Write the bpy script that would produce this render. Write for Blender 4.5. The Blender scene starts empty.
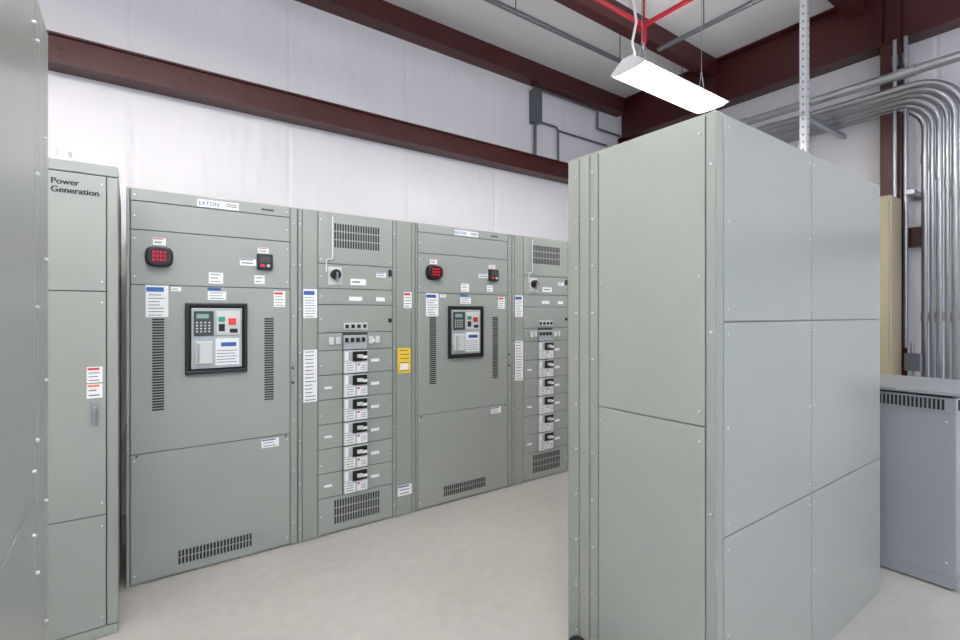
import bpy, bmesh, math, random
from mathutils import Vector, Matrix
random.seed(3)
S=bpy.context.scene
S.view_settings.view_transform='Standard'
S.view_settings.look='None'
S.view_settings.exposure=0.0

# ---------------- materials ----------------
def lin(c):
    c=c/255.0
    return c/12.92 if c<=0.04045 else ((c+0.055)/1.055)**2.4
def rgb(r,g,b): return (lin(r),lin(g),lin(b),1)
def mat(name,col,rough=0.5,metal=0.0,noise=0.0,nscale=6.0,bump=0.0,bscale=40.0,emis=None,estr=0.0,spec=0.5):
    m=bpy.data.materials.new(name); m.use_nodes=True
    nt=m.node_tree; b=nt.nodes['Principled BSDF']
    b.inputs['Base Color'].default_value=col
    b.inputs['Roughness'].default_value=rough
    b.inputs['Metallic'].default_value=metal
    b.inputs['Specular IOR Level'].default_value=spec
    tc=nt.nodes.new('ShaderNodeTexCoord')
    if noise>0:
        n=nt.nodes.new('ShaderNodeTexNoise'); n.inputs['Scale'].default_value=nscale; n.inputs['Detail'].default_value=6
        r=nt.nodes.new('ShaderNodeMapRange'); r.inputs['From Min'].default_value=.3; r.inputs['From Max'].default_value=.7
        r.inputs['To Min'].default_value=1-noise; r.inputs['To Max'].default_value=1+noise
        mx=nt.nodes.new('ShaderNodeVectorMath'); mx.operation='SCALE'; mx.inputs[0].default_value=col[:3]
        nt.links.new(tc.outputs['Object'],n.inputs['Vector']); nt.links.new(n.outputs['Fac'],r.inputs['Value'])
        nt.links.new(r.outputs['Result'],mx.inputs['Scale']); nt.links.new(mx.outputs['Vector'],b.inputs['Base Color'])
    if bump>0:
        n2=nt.nodes.new('ShaderNodeTexNoise'); n2.inputs['Scale'].default_value=bscale; n2.inputs['Detail'].default_value=3
        bp=nt.nodes.new('ShaderNodeBump'); bp.inputs['Strength'].default_value=bump; bp.inputs['Distance'].default_value=.02
        nt.links.new(tc.outputs['Object'],n2.inputs['Vector']); nt.links.new(n2.outputs['Fac'],bp.inputs['Height'])
        nt.links.new(bp.outputs['Normal'],b.inputs['Normal'])
    if emis:
        b.inputs['Emission Color'].default_value=emis; b.inputs['Emission Strength'].default_value=estr
    return m
M_gray=mat('painted_steel_gray',rgb(149,154,149),.28,0,.02,3,.012,300)
M_gray2=mat('painted_steel_gray_frame',rgb(143,148,142),.32)
M_dark=mat('cabinet_gap_dark',rgb(60,66,66),.6)
M_black=mat('black_plastic',rgb(22,23,26),.35)
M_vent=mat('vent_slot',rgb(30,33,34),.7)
M_white=mat('label_white',rgb(236,238,240),.5)
M_lt=mat('light_gray_plastic',rgb(205,208,208),.45)
M_silver=mat('silver_faceplate',rgb(176,182,186),.35,.2)
M_blue=mat('label_blue',rgb(40,90,160),.5)
M_red=mat('label_red',rgb(205,45,40),.5)
M_orange=mat('label_orange',rgb(230,120,40),.5)
M_yel=mat('label_yellow',rgb(240,200,40),.5)
M_grn=mat('button_green',rgb(40,150,110),.4)
M_redlit=mat('red_led',rgb(150,15,35),.4,emis=rgb(255,30,70),estr=.45)
M_lcd=mat('lcd_green',rgb(130,170,160),.3)
M_ink=mat('label_ink',rgb(95,98,104),.6)
M_screw=mat('screw_zinc',rgb(215,220,220),.3,.6)
M_steel=mat('galvanised_conduit',rgb(176,179,184),.3,.8,.05,8)
M_emt=mat('emt_dull',rgb(110,114,120),.4,.4)
M_maroon=mat('primer_red_steel',rgb(72,25,22),.42,0,.08,4)
M_sprk=mat('sprinkler_red',rgb(160,22,34),.4)
M_tan=mat('beige_enclosure',rgb(174,162,134),.5,0,.02,3)
M_tf=mat('transformer_gray',rgb(147,151,156),.38,0,.02,3)
M_strut=mat('white_strut',rgb(225,227,230),.4)
M_hood=mat('fixture_white_enamel',rgb(240,240,240),.4)
M_lamp=mat('fluorescent_lens',rgb(255,255,255),.4,emis=(1,.965,.93,1),estr=44)
M_ceil=mat('ceiling_vinyl',rgb(242,242,242),.45,0,.02,1.2,.15,2.2)
M_cord=mat('cord_white',rgb(230,230,230),.5)
mw=mat('meter_window',rgb(60,8,16),.2)

def wallmat(name,col,axis):
    m=mat(name,col,.34,0,0)
    nt=m.node_tree; b=nt.nodes['Principled BSDF']
    tc=nt.nodes['Texture Coordinate']
    sp=nt.nodes.new('ShaderNodeSeparateXYZ'); nt.links.new(tc.outputs['Object'],sp.inputs[0])
    a=nt.nodes.new('ShaderNodeMath'); a.operation='PINGPONG'; a.inputs[1].default_value=.6
    nt.links.new(sp.outputs[axis],a.inputs[0])
    r=nt.nodes.new('ShaderNodeMapRange'); r.inputs['From Min'].default_value=0; r.inputs['From Max'].default_value=.03
    nt.links.new(a.outputs[0],r.inputs['Value'])
    mp=nt.nodes.new('ShaderNodeMapping'); mp.inputs['Scale'].default_value=(1.3,1.3,.35)
    n=nt.nodes.new('ShaderNodeTexNoise'); n.inputs['Scale'].default_value=2.0; n.inputs['Detail'].default_value=3
    nt.links.new(tc.outputs['Object'],mp.inputs[0]); nt.links.new(mp.outputs[0],n.inputs['Vector'])
    ad=nt.nodes.new('ShaderNodeMath'); ad.operation='MULTIPLY_ADD'; ad.inputs[1].default_value=2.2
    nt.links.new(n.outputs['Fac'],ad.inputs[0]); 
    sc=nt.nodes.new('ShaderNodeMath'); sc.operation='MULTIPLY'; sc.inputs[1].default_value=.3
    nt.links.new(r.outputs['Result'],sc.inputs[0]); nt.links.new(sc.outputs[0],ad.inputs[2])
    bp=nt.nodes.new('ShaderNodeBump'); bp.inputs['Strength'].default_value=.6; bp.inputs['Distance'].default_value=.03
    nt.links.new(ad.outputs[0],bp.inputs['Height']); nt.links.new(bp.outputs['Normal'],b.inputs['Normal'])
    return m
M_wallX=wallmat('wall_insulation_vinyl',rgb(238,235,238),0)
M_wallY=wallmat('wall_insulation_vinyl_end',rgb(238,235,238),1)

def floormat():
    m=mat('concrete_floor',rgb(182,179,174),.3)
    nt=m.node_tree; b=nt.nodes['Principled BSDF']; tc=nt.nodes['Texture Coordinate']
    n=nt.nodes.new('ShaderNodeTexNoise'); n.inputs['Scale'].default_value=1.6; n.inputs['Detail'].default_value=2.5; n.inputs['Roughness'].default_value=.5
    n2=nt.nodes.new('ShaderNodeTexNoise'); n2.inputs['Scale'].default_value=14; n2.inputs['Detail'].default_value=5
    nt.links.new(tc.outputs['Object'],n.inputs['Vector']); nt.links.new(tc.outputs['Object'],n2.inputs['Vector'])
    ad=nt.nodes.new('ShaderNodeMath'); ad.operation='ADD'
    nt.links.new(n.outputs['Fac'],ad.inputs[0]); nt.links.new(n2.outputs['Fac'],ad.inputs[1])
    r=nt.nodes.new('ShaderNodeMapRange'); r.inputs['From Min'].default_value=.5; r.inputs['From Max'].default_value=1.5
    r.inputs['To Min'].default_value=.86; r.inputs['To Max'].default_value=1.14
    nt.links.new(ad.outputs[0],r.inputs['Value'])
    mx=nt.nodes.new('ShaderNodeVectorMath'); mx.operation='SCALE'; mx.inputs[0].default_value=rgb(180,177,172)[:3]
    nt.links.new(r.outputs['Result'],mx.inputs['Scale']); nt.links.new(mx.outputs['Vector'],b.inputs['Base Color'])
    return m
M_floor=floormat()

# ---------------- builders ----------------
COL=bpy.context.collection
def link(o,parent=None):
    COL.objects.link(o)
    if parent: o.parent=parent
    return o
def empty(name,loc=(0,0,0)):
    o=bpy.data.objects.new(name,None); o.empty_display_size=.1; o.location=loc
    COL.objects.link(o); return o
def finish(bm,name,mt,parent,bevel=0,smooth=False):
    me=bpy.data.meshes.new(name); bm.to_mesh(me); bm.free()
    o=bpy.data.objects.new(name,me); me.materials.append(mt)
    if smooth:
        for p in me.polygons: p.use_smooth=True
    link(o,parent)
    if bevel>0:
        md=o.modifiers.new('bevel','BEVEL'); md.width=bevel; md.segments=2; md.limit_method='ANGLE'
    return o
def boxes(name,parent,mt,lst,bevel=0):
    bm=bmesh.new()
    for (x0,x1,y0,y1,z0,z1) in lst:
        r=bmesh.ops.create_cube(bm,size=1)
        bmesh.ops.scale(bm,vec=(abs(x1-x0),abs(y1-y0),abs(z1-z0)),verts=r['verts'])
        bmesh.ops.translate(bm,vec=((x0+x1)/2,(y0+y1)/2,(z0+z1)/2),verts=r['verts'])
    return finish(bm,name,mt,parent,bevel)
def cyls(name,parent,mt,lst,seg=12):
    bm=bmesh.new()
    for (p0,p1,r) in lst:
        p0=Vector(p0);p1=Vector(p1);d=p1-p0
        q=Vector((0,0,1)).rotation_difference(d.normalized()).to_matrix().to_4x4()
        mtx=Matrix.Translation((p0+p1)/2)@q
        bmesh.ops.create_cone(bm,cap_ends=True,segments=seg,radius1=r,radius2=r,depth=d.length,matrix=mtx)
    o=finish(bm,name,mt,parent,0,True)
    md=o.modifiers.new('es','EDGE_SPLIT'); md.split_angle=math.radians(50)
    return o
def prism(name,parent,mt,prof,axis,a0,a1,bevel=0):
    bm=bmesh.new(); n=len(prof)
    def P(p,a): return (a,p[0],p[1]) if axis=='x' else ((p[0],a,p[1]) if axis=='y' else (p[0],p[1],a))
    v0=[bm.verts.new(P(p,a0)) for p in prof]; v1=[bm.verts.new(P(p,a1)) for p in prof]
    for i in range(n): bm.faces.new((v0[i],v0[(i+1)%n],v1[(i+1)%n],v1[i]))
    bm.faces.new(v0); bm.faces.new(v1[::-1])
    bmesh.ops.recalc_face_normals(bm,faces=bm.faces)
    return finish(bm,name,mt,parent,bevel)
def squircle(cx,cz_,a,b,p=4,n=32):
    out=[]
    for i in range(n):
        t=2*math.pi*i/n; c,s=math.cos(t),math.sin(t)
        out.append((cx+a*math.copysign(abs(c)**(2/p),c),cz_+b*math.copysign(abs(s)**(2/p),s)))
    return out
def tube(name,parent,mt,pts,r,res=4):
    cu=bpy.data.curves.new(name,'CURVE'); cu.dimensions='3D'; cu.bevel_depth=r; cu.bevel_resolution=res; cu.use_fill_caps=True
    sp=cu.splines.new('POLY'); sp.points.add(len(pts)-1)
    for i,p in enumerate(pts): sp.points[i].co=(p[0],p[1],p[2],1)
    cu.materials.append(mt)
    o=bpy.data.objects.new(name,cu); link(o,parent)
    sp.use_smooth=True
    return o
def bend(pts,rad,n=8):
    out=[Vector(pts[0])]
    for i in range(1,len(pts)-1):
        a,b,c=Vector(pts[i-1]),Vector(pts[i]),Vector(pts[i+1])
        d1=(a-b).normalized(); d2=(c-b).normalized()
        cen=b+(d1+d2)*rad
        for k in range(n+1):
            t=k/n*math.pi/2
            out.append(cen-d2*rad*math.cos(t)-d1*rad*math.sin(t))
    out.append(Vector(pts[-1])); return out
def text(name,parent,mt,body,size,loc,rot=(math.pi/2,0,0),bold=0.0):
    cu=bpy.data.curves.new(name,'FONT'); cu.body=body; cu.size=size; cu.extrude=.0004; cu.offset=bold
    cu.materials.append(mt); o=bpy.data.objects.new(name,cu); o.location=loc; o.rotation_euler=rot
    link(o,parent); return o

# ---------------- room ----------------
YB=4.7; XR=6.1; XL=-3.2; YF=-3.4; ZC=4.73
boxes('floor',None,M_floor,[(XL-.15,XR+.15,YF,YB+.15,-.15,0)])
boxes('ceiling',None,M_ceil,[(XL-.15,XR+.15,YF,YB+.15,ZC,ZC+.2)])
boxes('wall_back',None,M_wallX,[(XL-.15,XR+.15,YB,YB+.15,0,ZC)])
boxes('wall_right',None,M_wallY,[(XR,XR+.15,YF,YB,0,ZC)])
boxes('wall_left',None,M_wallY,[(XL-.15,XL,YF,YB,0,ZC)])
boxes('trim_1',None,M_strut,[(XR-.012,XR,YF,YB,0,.1)])

# ---------------- structural steel ----------------
def girt_closed(name,x0,x1,y0,y1,z0,z1):
    t=.014
    prof=[(y1,z0),(y0,z0),(y0,z1),(y1,z1),(y1,z1-t),(y0+t,z1-t),(y0+t,z0+t),(y1,z0+t)]
    e=empty(name); prism('channel',e,M_maroon,prof,'x',x0,x1); 
    return e
g=girt_closed('wall_girt',XL,XR-.22,YB-.16,YB,3.335,3.545)
boxes('lip',g,M_maroon,[(XL,XR-.22,YB-.185,YB-.158,3.335,3.35),(XL,XR-.22,YB-.185,YB-.158,3.53,3.545)])
cyls('bolts',g,M_maroon,[((x,YB-.16,3.46),(x,YB-.172,3.46),.014) for x in (-.4,.4,1.2,2.0,2.8,3.6,4.4,5.2)])
g=girt_closed('eave_strut',XL,XR-.22,YB-.14,YB,4.49,ZC)
boxes('lip',g,M_maroon,[(XL,XR-.22,YB-.17,YB-.138,4.49,4.505)])
for yy in (3.25,1.75,.25,-1.25):
    g=girt_closed('roof_purlin',XL,XR-.22,yy-.06,yy+.06,ZC-.22,ZC-.002)
prof=[(XR,2.20),(XR-.12,2.20),(XR-.12,2.38),(XR,2.38),(XR,2.366),(XR-.106,2.366),(XR-.106,2.214),(XR,2.214)]
e=empty('wall_girt'); prism('channel',e,M_maroon,prof,'y',YF,1.40)
e=empty('wall_girt'); prism('channel',e,M_maroon,prof,'y',1.58,YB-.22)
e=empty('roof_rafter')
boxes('bottom_flange',e,M_maroon,[(XR-.21,XR-.01,YF,YB-.01,4.155,4.17)])
boxes('web',e,M_maroon,[(XR-.115,XR-.10,YF,YB-.01,4.17,ZC-.01)])
boxes('top_flange',e,M_maroon,[(XR-.21,XR-.01,YF,YB-.01,ZC-.02,ZC-.002)])
boxes('stiffeners',e,M_maroon,[(XR-.205,XR-.02,y,y+.012,4.17,ZC-.02) for y in (1.42,1.56,3.2)])
e=empty('steel_column')
boxes('flanges_and_web',e,M_maroon,[(XR-.2,XR-.188,1.41,1.57,0,4.15),(XR-.012,XR-.001,1.41,1.57,0,4.15),(XR-.19,XR-.01,1.485,1.495,0,4.15)])
e=empty('corner_column')
boxes('flanges_and_web',e,M_maroon,[(XR-.21,XR-.02,YB-.21,YB-.198,0,4.15),(XR-.21,XR-.02,YB-.03,YB-.018,0,4.15),(XR-.12,XR-.11,YB-.2,YB-.03,0,4.15)])

# ---------------- switchgear rows ----------------
FY=3.42; H=2.288
def plates(name,parent,lst,th=.014,gap=.0025,mt=None,face=FY,bev=.002):
    return boxes(name,parent,mt or M_gray,[(a+gap,b-gap,face,face+th,z0+gap,z1-gap) for (a,b,z0,z1) in lst],bev)
def label(parent,x0,x1,z0,z1,face=FY,head=None,lines=3,base=None,name='label'):
    y=face-.0015
    boxes(name,parent,base or M_white,[(x0,x1,y,face+.001,z0,z1)])
    h=z1-z0; w=x1-x0
    top=z1
    if head:
        boxes(name+'_header',parent,head,[(x0+.003,x0+w*.8,y-.0008,y,z1-h*.20,z1-h*.06)]); top=z1-h*.24
    if lines:
        L=[]; hh=top-z0
        for i in range(lines):
            zc=z0+hh*(i+.6)/(lines+.2)
            L.append((x0+w*.12,x0+w*random.uniform(.6,.9),y-.0006,y,zc-hh*.08/lines*1.3,zc+hh*.08/lines*1.3))
        boxes(name+'_print',parent,M_ink,L)
def grille(parent,x0,x1,z0,z1,nx,nz,face=FY,name='vent_grille',fx=.45,fz=.8):
    L=[];dx=(x1-x0)/nx;dz=(z1-z0)/nz
    for i in range(nx):
        for j in range(nz):
            L.append((x0+dx*(i+.5-fx/2),x0+dx*(i+.5+fx/2),face-.0012,face+.002,z0+dz*(j+.5-fz/2),z0+dz*(j+.5+fz/2)))
    boxes(name,parent,M_vent,L)
def screws(parent,pts,face=FY,r=.007,name='screws',mt=None):
    cyls(name,parent,mt or M_screw,[((x,face,z),(x,face-.005,z),r) for x,z in pts],8)

def main_section(ox,w):
    e=empty('switchgear_cabinet')
    x0=ox+.02; s=(w-.07)/.854
    X=lambda v: x0+ (v-.023)*s
    xa,xb=X(.023),X(.877); xr=ox+w
    boxes('enclosure',e,M_gray2,[(ox+.002,xr-.002,FY+.012,4.40,0.0,H-.004)])
    boxes('seam_backing',e,M_dark,[(ox+.004,xr-.004,FY+.008,FY+.013,.01,H-.01)])
    plates('frame_strips',e,[(ox,xa,0,H),(xb,xr,0,H)],mt=M_gray2,th=.03)
    plates('front_panels',e,[(xa,xb,2.215,H),(xa,xb,2.05,2.215),(xa,xb,1.733,2.05),(xa,xb,.756,1.733),(xa,xb,.012,.756)])
    screws(e,[(x,z) for x in (xa+.02,xb-.02) for z in (2.25,2.13,2.0,1.78,.72,.06)],r=.005)
    screws(e,[(xb+(xr-xb)*.45,z) for z in (2.18,1.9,1.55,1.2,.85,.5,.15)],r=.004)
    screws(e,[(xb-.012+.03,1.20),(xb-.012+.03,1.10)],r=.009,mt=M_black,name='door_latches')
    screws(e,[(xb-.03,.745),(xa+.03,.745)],r=.006,mt=M_black,name='door_screws')
    label(e,X(.347),X(.57),2.222,2.268,lines=0,name='nameplate')
    text('nameplate_logo',e,M_blue,'EATON',.034,(X(.352),FY-.002,2.233),bold=.0006)
    boxes('nameplate_print',e,M_ink,[(X(.50),X(.56),FY-.0022,FY-.0015,2.250,2.256),(X(.50),X(.56),FY-.0022,FY-.0015,2.238,2.244)])
    boxes('header_badge',e,M_dark,[(X(.70),X(.775),FY-.001,FY+.001,2.243,2.256)])
    cx,czz=X(.158),1.90
    prism('power_meter_flange',e,M_black,squircle(cx,czz,.068*s,.062,3.0),'y',FY-.012,FY,.003)
    prism('power_meter_body',e,M_black,squircle(cx,czz,.060*s,.055,2.8),'y',FY-.05,FY-.012,.006)
    prism('power_meter_window',e,mw,squircle(cx,czz,.047*s,.042,3.2),'y',FY-.052,FY-.048)
    leds=[]
    for i in range(3):
        zt=czz+.030-.0225*i
        for j in range(4):
            xl=cx-.034*s+.0175*s*j; 
            leds+=[(xl,xl+.011*s,FY-.0535,FY-.051,zt-.003,zt),(xl,xl+.011*s,FY-.0535,FY-.051,zt-.015,zt-.012),(xl,xl+.011*s,FY-.0535,FY-.051,zt-.009,zt-.006),(xl+.008*s,xl+.011*s,FY-.0535,FY-.051,zt-.015,zt),(xl,xl+.003*s,FY-.0535,FY-.051,zt-.0155+(.007 if (i+j)%2 else 0),zt)]
    boxes('power_meter_digits',e,M_redlit,leds)
    label(e,X(.128),X(.19),1.968,2.01,head=M_red,lines=1,name='meter_label')
    boxes('relay_bezel',e,M_black,[(X(.672),X(.765),FY-.03,FY,1.855,1.955)],.006)
    boxes('relay_window',e,M_dark,[(X(.688),X(.75),FY-.032,FY-.029,1.90,1.94)])
    boxes('relay_led',e,M_redlit,[(X(.69),X(.715),FY-.033,FY-.029,1.872,1.888)])
    cyls('relay_knob',e,M_lt,[((X(.735),FY-.045,1.878),(X(.735),FY-.028,1.878),.010)])
    label(e,X(.68),X(.745),1.962,1.998,head=M_red,lines=1,name='relay_label')
    a,b,z0,z1=X(.284),X(.617),1.197,1.632
    fr=.022
    boxes('breaker_bezel',e,M_black,[(a,b,FY-.022,FY,z0,z0+fr),(a,b,FY-.022,FY,z1-fr,z1),(a,a+fr,FY-.022,FY,z0+fr,z1-fr),(b-fr,b,FY-.022,FY,z0+fr,z1-fr)],.005)
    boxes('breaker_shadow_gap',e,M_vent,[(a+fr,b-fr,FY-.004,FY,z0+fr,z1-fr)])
    boxes('breaker_faceplate',e,M_silver,[(a+.032,b-.032,FY-.014,FY-.003,z0+.032,z1-.032)],.003)
    f=FY-.014; W=b-a
    boxes('trip_unit',e,M_dark,[(a+.045,a+W*.44,f-.012,f,z1-.20,z1-.05)],.003)
    boxes('trip_unit_lcd',e,M_lcd,[(a+.058,a+W*.36,f-.0135,f-.011,z1-.095,z1-.068)])
    boxes('trip_unit_buttons',e,M_lt,[(a+.055+.022*i,a+.066+.022*i,f-.0135,f-.011,z1-.125-.018*j,z1-.116-.018*j) for i in range(4) for j in range(4)])
    boxes('operator_panel',e,M_lt,[(a+W*.48,b-.045,f-.008,f,z1-.20,z1-.05)],.003)
    boxes('close_button',e,M_grn,[(a+W*.52,a+W*.62,f-.016,f-.007,z1-.115,z1-.085)],.002)
    boxes('trip_button',e,M_red,[(a+W*.68,a+W*.80,f-.016,f-.007,z1-.135,z1-.095)],.002)
    boxes('status_flags',e,M_vent,[(a+W*.52,a+W*.62,f-.010,f-.007,z1-.175,z1-.13),(a+W*.70,a+W*.83,f-.010,f-.007,z1-.185,z1-.16)])
    boxes('charging_handle',e,M_lt,[(a+.05,a+W*.42,f-.02,f,z0+.06,z0+.20)],.006)
    boxes('handle_grip',e,M_silver,[(a+.06,a+W*.22,f-.032,f-.018,z0+.07,z0+.19)],.006)
    boxes('rating_plate',e,M_white,[(a+W*.47,b-.048,f-.003,f,z0+.05,z0+.215)])
    boxes('rating_stripe',e,M_blue,[(a+W*.56,b-.065,f-.004,f-.002,z0+.165,z0+.190)])
    boxes('rating_print',e,M_ink,[(a+W*.49,b-.06-.01*(i%2),f-.004,f-.002,z0+.065+.018*i,z0+.069+.018*i) for i in range(5)])
    label(e,X(.094),X(.202),1.546,1.732,head=M_blue,lines=7)
    label(e,X(.215),X(.265),1.70,1.725,lines=1)
    label(e,X(.775),X(.845),1.611,1.715,head=M_red,lines=4)
    label(e,X(.407),X(.484),1.753,1.822,lines=3)
    label(e,X(.401),X(.501),1.65,1.705,lines=3)
    label(e,X(.400),X(.47),1.71,1.728,lines=0,base=M_blue)
    label(e,X(.576),X(.671),1.876,1.918,head=M_blue,lines=1)
    label(e,X(.66),X(.72),1.76,1.815,lines=2)
    label(e,X(.701),X(.807),.685,.742,head=M_blue,lines=2)
    grille(e,X(.125),X(.182),.995,1.54,1,34,name='vent_left',fx=1,fz=.6)
    grille(e,X(.719),X(.775),.995,1.54,1,34,name='vent_right',fx=1,fz=.6)
    grille(e,X(.248),X(.647),.062,.15,22,2,name='vent_bottom',fx=.62,fz=.86)
    return e

def dist_section(ox,w):
    e=empty('breaker_distribution_cabinet')
    s=w/.9
    X=lambda v: ox+(v-.93)*s
    xa,xb,xr=X(1.065),X(1.637),ox+w
    boxes('enclosure',e,M_gray2,[(ox+.002,xr-.002,FY+.012,4.40,0.0,H-.004)])
    boxes('seam_backing',e,M_dark,[(ox+.004,xr-.004,FY+.008,FY+.013,.01,H-.01)])
    plates('frame_strips',e,[(ox,X(.957),0,H),(X(.957),xa,0,H),(xb,X(1.665),0,H),(X(1.665),X(1.80),0,H),(X(1.80),xr,0,H)],mt=M_gray2,th=.03)
    bx0,bx1=X(1.244),X(1.43)
    P=[(xa,xb,1.92,H),(xa,xb,1.745,1.92),(xa,xb,1.63,1.745),(xa,xb,1.43,1.63),(xa,xb,.012,.265)]
    rows=[(1.305,1.43)]+[(.265+.1733*i,.265+.1733*(i+1)) for i in range(6)]
    for z0,z1 in rows: P+= [(xa,bx0,z0,z1),(bx1,xb,z0,z1)]
    plates('front_panels',e,P)
    boxes('breaker_recess',e,M_dark,[(bx0,bx1,FY+.003,FY+.009,.265,1.43)])
    white=[];blk=[];lt=[];red=[];ink=[];tg=[];gr=[]
    for k,(z0,z1) in enumerate(rows):
        h=z1-z0; m=(bx0+bx1)/2
        if k==0:
            gr.append((bx0+.004,bx1-.004,FY-.010,FY+.004,z0+.004,z1-.02))
            blk+=[(bx0+.012+.042*i,bx0+.036+.042*i,FY-.02,FY-.009,z0+h*.45,z0+h*.7) for i in range(4)]
            continue
        c,d=bx0+.004,m-.002
        lt.append((c,d,FY-.018,FY+.004,z0+.005,z1-.005))
        white.append((c+.004,d-.004,FY-.020,FY-.017,z0+h*.08,z0+h*.50))
        white.append((c+.004,c+.03,FY-.020,FY-.017,z0+h*.56,z0+h*.92))
        ink+= [(c+.012,d-.02,FY-.0207,FY-.0199,z0+h*(.14+.1*i),z0+h*(.165+.1*i)) for i in range(4)]
        gr.append((c+.034,d,FY-.022,FY-.017,z0+h*.56,z0+h*.92))
        c,d=m+.002,bx1-.004
        lt.append((c,d,FY-.018,FY+.004,z0+.005,z1-.005))
        blk.append((c-.03,d-.006,FY-.028,FY-.017,z0+h*.52,z0+h*.93))
        tg.append((c+.0,d-.045,FY-.048,FY-.027,z0+h*.66,z0+h*.80))
        white.append((c+.004,d-.004,FY-.020,FY-.017,z0+h*.08,z0+h*.46))
        white.append((c+.04,d-.008,FY-.0295,FY-.027,z0+h*.62,z0+h*.74))
        red.append((c+.008,c+.024,FY-.0212,FY-.0198,z0+h*.34,z0+h*.41))
        ink+= [(c+.035,d-.012,FY-.0207,FY-.0199,z0+h*(.15+.08*i),z0+h*(.17+.08*i)) for i in range(3)]
    boxes('breaker_bodies',e,M_lt,lt,.002); boxes('breaker_gray_parts',e,M_silver,gr,.002); boxes('breaker_labels',e,M_white,white); boxes('breaker_faces',e,M_black,blk,.002)
    boxes('breaker_toggles',e,M_lt,tg,.002); boxes('breaker_flags',e,M_red,red); boxes('breaker_print',e,M_ink,ink)
    boxes('circuit_tags',e,M_white,[(bx1+.03,bx1+.095,FY-.002,FY+.001,(z0+z1)/2-.01,(z0+z1)/2+.012) for z0,z1 in rows]+[(xa+.045,xa+.10,FY-.002,FY+.001,(z0+z1)/2-.01,(z0+z1)/2+.006) for z0,z1 in rows[1::2]])
    grille(e,X(1.178),X(1.529),2.035,2.215,18,3,name='vent_top',fx=.6,fz=.86)
    grille(e,X(1.178),X(1.529),.065,.24,18,3,name='vent_bottom',fx=.6,fz=.86)
    sx=[(xa+.02,z) for z in (2.23,1.95,1.83,1.69,1.53,1.2,.85,.5,.14)]+[(xb-.02,z) for z in (2.23,1.95,1.83,1.69,1.53,1.2,.85,.5,.14)]
    screws(e,sx,r=.005)
    screws(e,[(X(1.65),z) for z in (2.18,1.9,1.6,1.3,1.0,.7,.4,.1)]+[(X(.943),z) for z in (2.18,1.9,1.6,1.3,1.0,.7,.4,.1)],r=.004)
    boxes('interlock_plate',e,M_lt,[(X(1.135),X(1.235),FY-.006,FY,1.77,1.90)],.003)
    cyls('interlock_knob',e,M_black,[((X(1.185),FY-.035,1.845),(X(1.185),FY-.005,1.845),.036),((X(1.185),FY-.05,1.845),(X(1.185),FY-.03,1.845),.018)],18)
    boxes('interlock_key',e,M_steel,[(X(1.18),X(1.19),FY-.06,FY-.03,1.79,1.86)],.002)
    tube('interlock_cord',e,M_cord,bend([(X(1.165),FY-.012,2.26),(X(1.165),FY-.012,1.95),(X(1.12),FY-.012,1.95),(X(1.12),FY-.012,1.86)],.02,5),.004)
    label(e,X(1.30),X(1.42),1.775,1.82,lines=1)
    label(e,X(1.50),X(1.58),1.84,1.875,head=M_blue,lines=1)
    boxes('pilot_switches',e,M_black,[(X(1.60),X(1.625),FY-.012,FY,1.85,1.90),(X(1.60),X(1.625),FY-.012,FY,1.50,1.53)],.003)
    boxes('nameplate_small',e,M_white,[(X(1.29),X(1.39),FY-.002,FY+.001,1.66,1.69),(X(1.5),X(1.57),FY-.002,FY+.001,1.66,1.69)])
    boxes('aux_switch_row',e,M_lt,[(X(1.19+.05*i),X(1.225+.05*i),FY-.012,FY,1.345 if i%2 else 1.35,1.40) for i in (-1,0,5,6)]+[(X(1.25),X(1.43),FY-.006,FY,1.45,1.50)],.002)
    boxes('aux_switch_caps',e,M_black,[(X(1.26+.045*i),X(1.285+.045*i),FY-.012,FY-.005,1.462,1.488) for i in range(4)])
    label(e,X(.965),X(1.06),1.537,1.735,head=M_blue,lines=8)
    label(e,X(.965),X(1.06),.955,1.317,lines=14)
    label(e,X(1.68),X(1.79),1.105,1.30,base=M_yel,lines=6,name='warning_label')
    boxes('warning_label_panel',e,M_white,[(X(1.70),X(1.77),FY-.0028,FY-.0018,1.13,1.18)])
    label(e,X(1.73),X(1.80),1.61,1.735,head=M_red,lines=4)
    label(e,X(1.68),X(1.80),.155,.235,head=M_blue,lines=2)
    return e

main_section(-.02,.948)
dist_section(.93,.896)
main_section(1.828,.985)
dist_section(2.815,.91)

# ---------------- power generation cabinet (left) ----------------
e=empty('generator_control_cabinet')
F2=2.98; x0,x1=-.98,-.048
boxes('enclosure',e,M_gray2,[(x0,x1,F2+.014,4.05,.0,2.285)],.002)
boxes('seam_backing',e,M_dark,[(x0+.005,x1-.005,F2+.008,F2+.014,.01,2.28)])
plates('front_panels',e,[(x0+.04,-.093,1.673,2.232),(x0+.04,-.093,.592,1.673),(x0+.04,-.093,.05,.592),(x0,x1,2.232,2.288),(x0,x1,.0,.05)],face=F2)
plates('frame_strips',e,[(-.093,x1,.05,2.232),(x0,x0+.04,.05,2.232)],face=F2,mt=M_gray2)
text('engraved_title',e,M_black,'Power\nGeneration',.0385,(-.299,F2-.001,2.170),bold=.0004)
text('engraved_title_weight',e,M_black,'Power\nGeneration',.0385,(-.2972,F2-.0011,2.170),bold=.0004)
label(e,-.168,-.108,1.235,1.31,face=F2,head=M_red,lines=3)
label(e,-.168,-.108,1.16,1.228,face=F2,head=M_orange,lines=2)
boxes('handle_plate',e,M_steel,[(-.148,-.125,F2-.012,F2,1.03,1.145)],.004)
cyls('handle_lever',e,M_steel,[((-.137,F2-.035,1.11),(-.137,F2-.008,1.11),.011),((-.137,F2-.034,1.115),(-.137,F2-.034,1.04),.008)])
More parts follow.
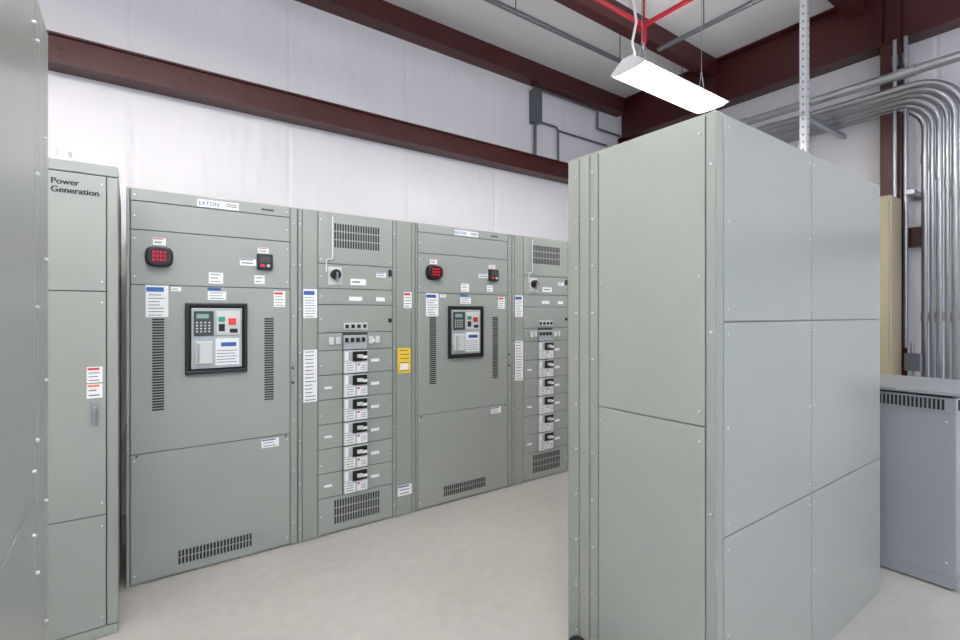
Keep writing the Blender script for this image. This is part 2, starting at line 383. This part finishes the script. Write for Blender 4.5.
screws(e,[(-.11,z) for z in (2.19,1.72,1.62,.65,.54,.1)],face=F2,r=.004)
e=empty('antenna_beacon')
boxes('base',e,M_lt,[(-.30,-.22,3.05,3.13,2.289,2.315)],.004)
cyls('cap',e,M_lt,[((-.26,3.09,2.31),(-.26,3.09,2.35),.03)],16)

# ---------------- near-left cabinet, end face on plane X=-.172 ----------------
def yz_plates(name,parent,lst,face,th=.012,gap=.0025,mt=None,sgn=1):
    return boxes(name,parent,mt or M_gray,[(face,face+sgn*th,a+gap,b-gap,z0+gap,z1-gap) for (a,b,z0,z1) in lst],.002)
def yz_screws(name,parent,pts,face,sgn,r=.006):
    cyls(name,parent,M_screw,[((face,y,z),(face-sgn*.006,y,z),r) for y,z in pts],10)
e=empty('steel_switchgear_enclosure')
LX=-.172
boxes('enclosure',e,M_gray2,[(-1.1,LX-.012,.70,1.672,0,2.285)])
yz_plates('end_panels',e,[(.755,1.46,1.15,H),(.755,1.46,.0,1.15)],LX,sgn=-1)
yz_plates('frame_strips',e,[(1.46,1.52,0,H),(1.52,1.60,0,H),(1.60,1.676,0,H),(.70,.755,0,H)],LX,sgn=-1,mt=M_gray)
yz_screws('screws',e,[(1.475,z) for z in [.08+.3*i for i in range(8)]]+[(1.615,z) for z in [.2+.3*i for i in range(7)]]+[(1.43,z) for z in (.1,1.08,1.22,2.2)],LX,-1,.004)

# ---------------- right cabinet ----------------
e=empty('steel_switchgear_enclosure')
RX=1.685; RY=.912; X2=3.43; Y2=1.632
boxes('enclosure',e,M_gray2,[(RX+.012,X2-.012,RY+.012,Y2-.012,0,H-.012)])
yz_plates('end_panels',e,[(.952,1.448,1.155,H),(.952,1.448,.0,1.155)],RX)
yz_plates('frame_strips',e,[(RY+.001,.952,0,H),(1.448,1.497,0,H),(1.497,1.56,0,H),(1.56,Y2,0,H)],RX,mt=M_gray2)
yz_screws('screws',e,[(y,z) for y in (1.478,1.575) for z in [.1+.21*i for i in range(11)]]+[(y,z) for y in (.972,1.43) for z in (.08,1.10,1.21,1.7,2.22)]+[(.93,z) for z in (.3,.85,1.5,2.1)],RX,1,.0045)
pl=[]
for a,b in ((1.735,2.50),(2.50,X2)):
    for z0,z1 in ((0,.755),(.755,1.535),(1.535,H)): pl.append((a,b,z0,z1))
plates('front_panels',e,pl,face=RY,th=.013)
plates('corner_post',e,[(RX+.002,1.735,0,H)],face=RY,th=.013,mt=M_gray2)
screws(e,[(x,z) for x in (1.76,2.475,2.525,X2-.03) for z in (.05,.40,.71,.80,1.15,1.49,1.58,1.9,2.24)],face=RY,r=.0045)
plates('rear_panels',e,[(RX,2.50,0,H),(2.50,X2,0,H)],face=Y2-.014,th=.013)
yz_plates('far_end_panel',e,[(RY,Y2,0,H)],X2,sgn=-1)
boxes('top_cover',e,M_gray,[(RX+.002,X2-.002,RY+.002,Y2-.002,H-.012,H)],.002)

e=empty('floor_stub_post')
cyls('post',e,M_black,[((1.575,1.47,0),(1.575,1.47,.115),.032),((1.575,1.47,0),(1.575,1.47,.012),.06)],20)
bm=bmesh.new(); bmesh.ops.create_uvsphere(bm,u_segments=20,v_segments=10,radius=.045,matrix=Matrix.Translation((1.575,1.47,.118)))
finish(bm,'rubber_cap',M_black,e,0,True)

# ---------------- transformer ----------------
e=empty('dry_type_transformer')
tx0,tx1,ty0,ty1=3.77,4.52,.66,1.60
boxes('housing',e,M_tf,[(tx0,tx1,ty0,ty1,.07,1.085)],.006)
boxes('lid',e,M_tf,[(tx0-.02,tx1+.02,ty0-.02,ty1+.02,1.10,1.12)],.005)
boxes('lid_gap',e,M_dark,[(tx0+.02,tx1-.02,ty0+.02,ty1-.02,1.08,1.105)])
boxes('mounting_feet',e,M_dark,[(tx0+.03,tx1-.03,ty0+.03,ty0+.1,0,.07),(tx0+.03,tx1-.03,ty1-.1,ty1-.03,0,.07)])
boxes('base_skirt',e,M_tf,[(tx0-.004,tx0+.01,ty0,ty1,.01,.075),(tx0,tx1,ty0-.004,ty0+.01,.01,.075)])
L=[]
n=44
for i in range(n):
    y=ty0+.05+(ty1-ty0-.1)*i/n
    L.append((tx0-.002,tx0+.004,y,y+.011,1.015,1.075))
boxes('vent_slots',e,M_vent,L)
boxes('vent_slots_side',e,M_vent,[(tx0+.04+.024*i,tx0+.054+.024*i,ty0-.002,ty0+.004,1.015,1.075) for i in range(28)])
boxes('vent_frame',e,M_tf,[(tx0-.006,tx0,ty0+.02,ty1-.02,1.078,1.086),(tx0-.006,tx0,ty0+.02,ty1-.02,1.0,1.008)])
cyls('screws',e,M_screw,[((tx0,y,z),(tx0-.006,y,z),.006) for y in (ty0+.04,ty1-.04) for z in (.15,.95)],8)

# ---------------- beige cabinet by the column ----------------
e=empty('beige_electrical_cabinet')
boxes('enclosure',e,M_tan,[(5.47,5.76,1.375,2.05,0,2.62)],.006)
boxes('door',e,M_tan,[(5.455,5.47,1.39,2.03,.1,2.56)],.005)
boxes('door_handle',e,M_black,[(5.43,5.457,1.80,1.83,1.1,1.25)],.004)

# ---------------- conduits on the right ----------------
for i in range(6):
    x=5.93-.08*i; y=1.24-.065*i; z=3.50+.012*i; r=.034 if i%2==0 else .026
    e=empty('electrical_conduit')
    tube('pipe',e,M_steel,bend([(x,4.1,z),(x,y,z),(x,y,0)],.24+.02*i,12),r)
    cyls('couplings',e,M_steel,[((x,y,2.95-.1*i),(x,y,3.03-.1*i),r+.005),((x,2.35,z),(x,2.45,z),r+.005),((x,y,1.5),(x,y,1.58),r+.005)])
e=empty('electrical_conduit')
tube('pipe',e,M_steel,[(5.42,4.1,3.64),(5.42,-1.5,3.64)],.04)
cyls('couplings',e,M_steel,[((5.42,1.2,3.64),(5.42,1.32,3.64),.048),((5.42,2.6,3.64),(5.42,2.72,3.64),.048)])
for yy,xx in ((1.45,5.87),(1.37,5.87)):
    e=empty('wall_conduit'); tube('pipe',e,M_steel,[(xx,yy,4.15),(xx,yy,1.25)],.018)
    cyls('coupling',e,M_steel,[((xx,yy,3.9),(xx,yy,4.0),.026)])
e=empty('junction_box'); boxes('box',e,M_steel,[(5.72,5.80,1.24,1.34,1.06,1.20)],.004); boxes('cover',e,M_emt,[(5.712,5.72,1.235,1.345,1.05,1.21)],.003)
cyls('stub',e,M_steel,[((5.77,1.30,1.2),(5.77,1.30,1.3),.014),((5.77,1.29,1.06),(5.77,1.29,0),.014)])
e=empty('strut_hanger')
def strutpost(x,y,z0,z1):
    t=.004
    boxes('channel',e,M_strut,[(x-.03,x+.03,y-.03,y-.03+t,z0,z1),(x-.03,x-.03+t,y-.03,y+.03,z0,z1),(x+.03-t,x+.03,y-.03,y+.03,z0,z1)])
    n=int((z1-z0)/.07)
    boxes('slots',e,M_emt,[(x-.006,x+.006,y-.0312,y-.0298,z0+.03+.07*i,z0+.05+.07*i) for i in range(n)])
    boxes('slots_side',e,M_emt,[(x-.0312,x-.0298,y-.006,y+.006,z0+.03+.07*i,z0+.05+.07*i) for i in range(n)])
strutpost(5.1,1.92,3.05,ZC-.002)
boxes('cross_bar',e,M_steel,[(5.07,XR-.01,1.90,1.94,3.40,3.44)])
e=empty('conduit_support_channel')
boxes('channel',e,M_steel,[(5.78,XR-.001,1.29,1.35,2.66,2.70)])
boxes('end_plate',e,M_steel,[(XR-.012,XR-.001,1.27,1.37,2.63,2.73)])

# ---------------- back wall conduits ----------------
e=empty('wall_junction_box')
boxes('box',e,M_emt,[(4.15,4.27,YB-.1,YB-.001,4.0,4.42)],.004)
boxes('cover',e,M_emt,[(4.14,4.28,YB-.108,YB-.1,3.99,4.43)],.003)
tube('conduit_down',e,M_emt,[(4.21,YB-.05,4.0),(4.21,YB-.05,3.55)],.02)
tube('conduit_right',e,M_emt,bend([(4.27,YB-.05,3.98+.06),(4.62,YB-.05,4.04),(4.62,YB-.05,3.55)],.06),.014)
tube('conduit_top',e,M_emt,bend([(4.18,YB-.05,4.42),(4.18,YB-.05,4.46),(5.4,YB-.05,4.46),(5.4,YB-.05,4.2),(5.9,YB-.05,4.2)],.019),.014)
tube('conduit_mid',e,M_emt,[(4.62,YB-.05,4.0),(5.6,YB-.05,4.0)],.012)

# ---------------- overhead pipes ----------------
e=empty('overhead_conduit')
tube('run_long',e,M_emt,[(XL+.01,3.47,4.36),(5.9,3.47,4.36)],.024)
cyls('clamps_and_rods',e,M_emt,[((x,3.47,4.36),(x,3.47,ZC-.001),.006) for x in (-1,1,2.9,4.4,5.6)])
e=empty('overhead_conduit')
tube('run_cross',e,M_emt,[(4.57,-2.5,4.38),(4.57,3.1,4.38)],.024)
cyls('rods',e,M_emt,[((4.57,y,4.38),(4.57,y,ZC-.001),.006) for y in (-1,1,2.6)])
e=empty('sprinkler_pipe')
tube('main',e,M_sprk,[(3.91,-2.5,4.27),(3.91,2.81,4.27)],.022)
tube('branch',e,M_sprk,[(XL+.01,2.81,4.27),(3.91,2.81,4.27)],.022)
cyls('tee_and_drop',e,M_sprk,[((3.91,2.81,4.30),(3.91,2.81,4.10),.026),((3.91,2.77,4.27),(3.91,2.87,4.27),.031),((3.91,2.81,4.27),(3.91,2.81,ZC-.001),.010),((3.91,.5,4.27),(3.91,.5,ZC-.001),.008)])
cyls('sprinkler_head',e,M_steel,[((3.91,2.81,4.10),(3.91,2.81,4.05),.012),((3.91,2.81,4.05),(3.91,2.81,4.043),.028)])

# ---------------- fluorescent fixtures ----------------
def fixture(x0,x1,y,z):
    e=empty('fluorescent_light_fixture')
    prism('ballast_channel',e,M_hood,[(y-.05,z+.05),(y+.05,z+.05),(y+.05,z+.085),(y-.05,z+.085)],'x',x0,x1,.004)
    prism('reflector_hood',e,M_hood,[(y-.16,z-.0),(y-.05,z+.052),(y+.05,z+.052),(y+.16,z-.0),(y+.155,z-.004),(y+.045,z+.046),(y-.045,z+.046),(y-.155,z-.004)],'x',x0,x1)
    for nm,yy in (('tube_a',y-.055),('tube_b',y+.055)):
        cyls(nm,e,M_lamp,[((x0+.02,yy,z+.002),(x1-.02,yy,z+.002),.019)],14)
    prism('diffuser_strip',e,M_lamp,[(y-.036,z+.03),(y-.036,z+.02),(y+.036,z+.02),(y+.036,z+.03)],'x',x0+.02,x1-.02)
    # glowing strips on the hood, unseen from below, added to brighten the ceiling
    boxes('added_uplight_strips',e,M_lamp,[(a,a+.24,y+s*.082-.014,y+s*.082+.014,z+.036,z+.047) for s in (-1,1) for a in (x0+.06,x0+.34,x0+.62,x0+.90)])
    for nm,c,d in (('end_cap',x0-.004,x0+.012),('end_cap_far',x1-.012,x1+.004)):
        prism(nm,e,M_hood,[(y-.16,z-.0),(y-.05,z+.085),(y+.05,z+.085),(y+.16,z-.0),(y+.09,z-.02),(y-.09,z-.02)],'x',c,d)
    for xx in (x0+.18,x1-.18):
        tube('hanger_wire',e,M_steel,[(xx-.05,y,z+.085),(xx,y,z+.28),(xx,y,ZC-.001)],.003,2)
        tube('hanger_wire_b',e,M_steel,[(xx+.05,y,z+.085),(xx,y,z+.28)],.003,2)
    return e
f=fixture(3.10,4.32,2.375,3.45)
tube('power_cord',f,M_cord,[(3.20,2.375,3.54),(3.15,2.37,3.66),(3.21,2.375,3.85),(3.16,2.38,4.05),(3.19,2.375,4.3),(3.18,2.375,ZC-.001)],.010)
for xx in (-2.2,-.5,.75): fixture(xx-.6,xx+.6,1.55,3.9)  # out of view, placed to light the switchgear row but not the right cabinet
for xx in (-1.4,.3): fixture(xx-.6,xx+.6,.35,3.9)  # unseen extra fixtures, added to brighten the row fronts
for xx in (-2.0,.6,3.2,5.2): fixture(xx-.6,xx+.6,-2.6,3.9)

# ---------------- world + camera ----------------
w=bpy.data.worlds.new('World'); S.world=w; w.use_nodes=True
bg=w.node_tree.nodes['Background']; bg.inputs[0].default_value=(.72,.83,1,1); bg.inputs[1].default_value=1.5
c=bpy.data.cameras.new('camera'); c.sensor_width=36; c.lens=487/960*36; c.shift_y=-6/960; c.clip_start=.02
o=bpy.data.objects.new('camera',c); COL.objects.link(o)
o.location=(0,0,1.564); o.rotation_euler=(math.pi/2,0,-math.atan2(.5835,.8121)); S.camera=o
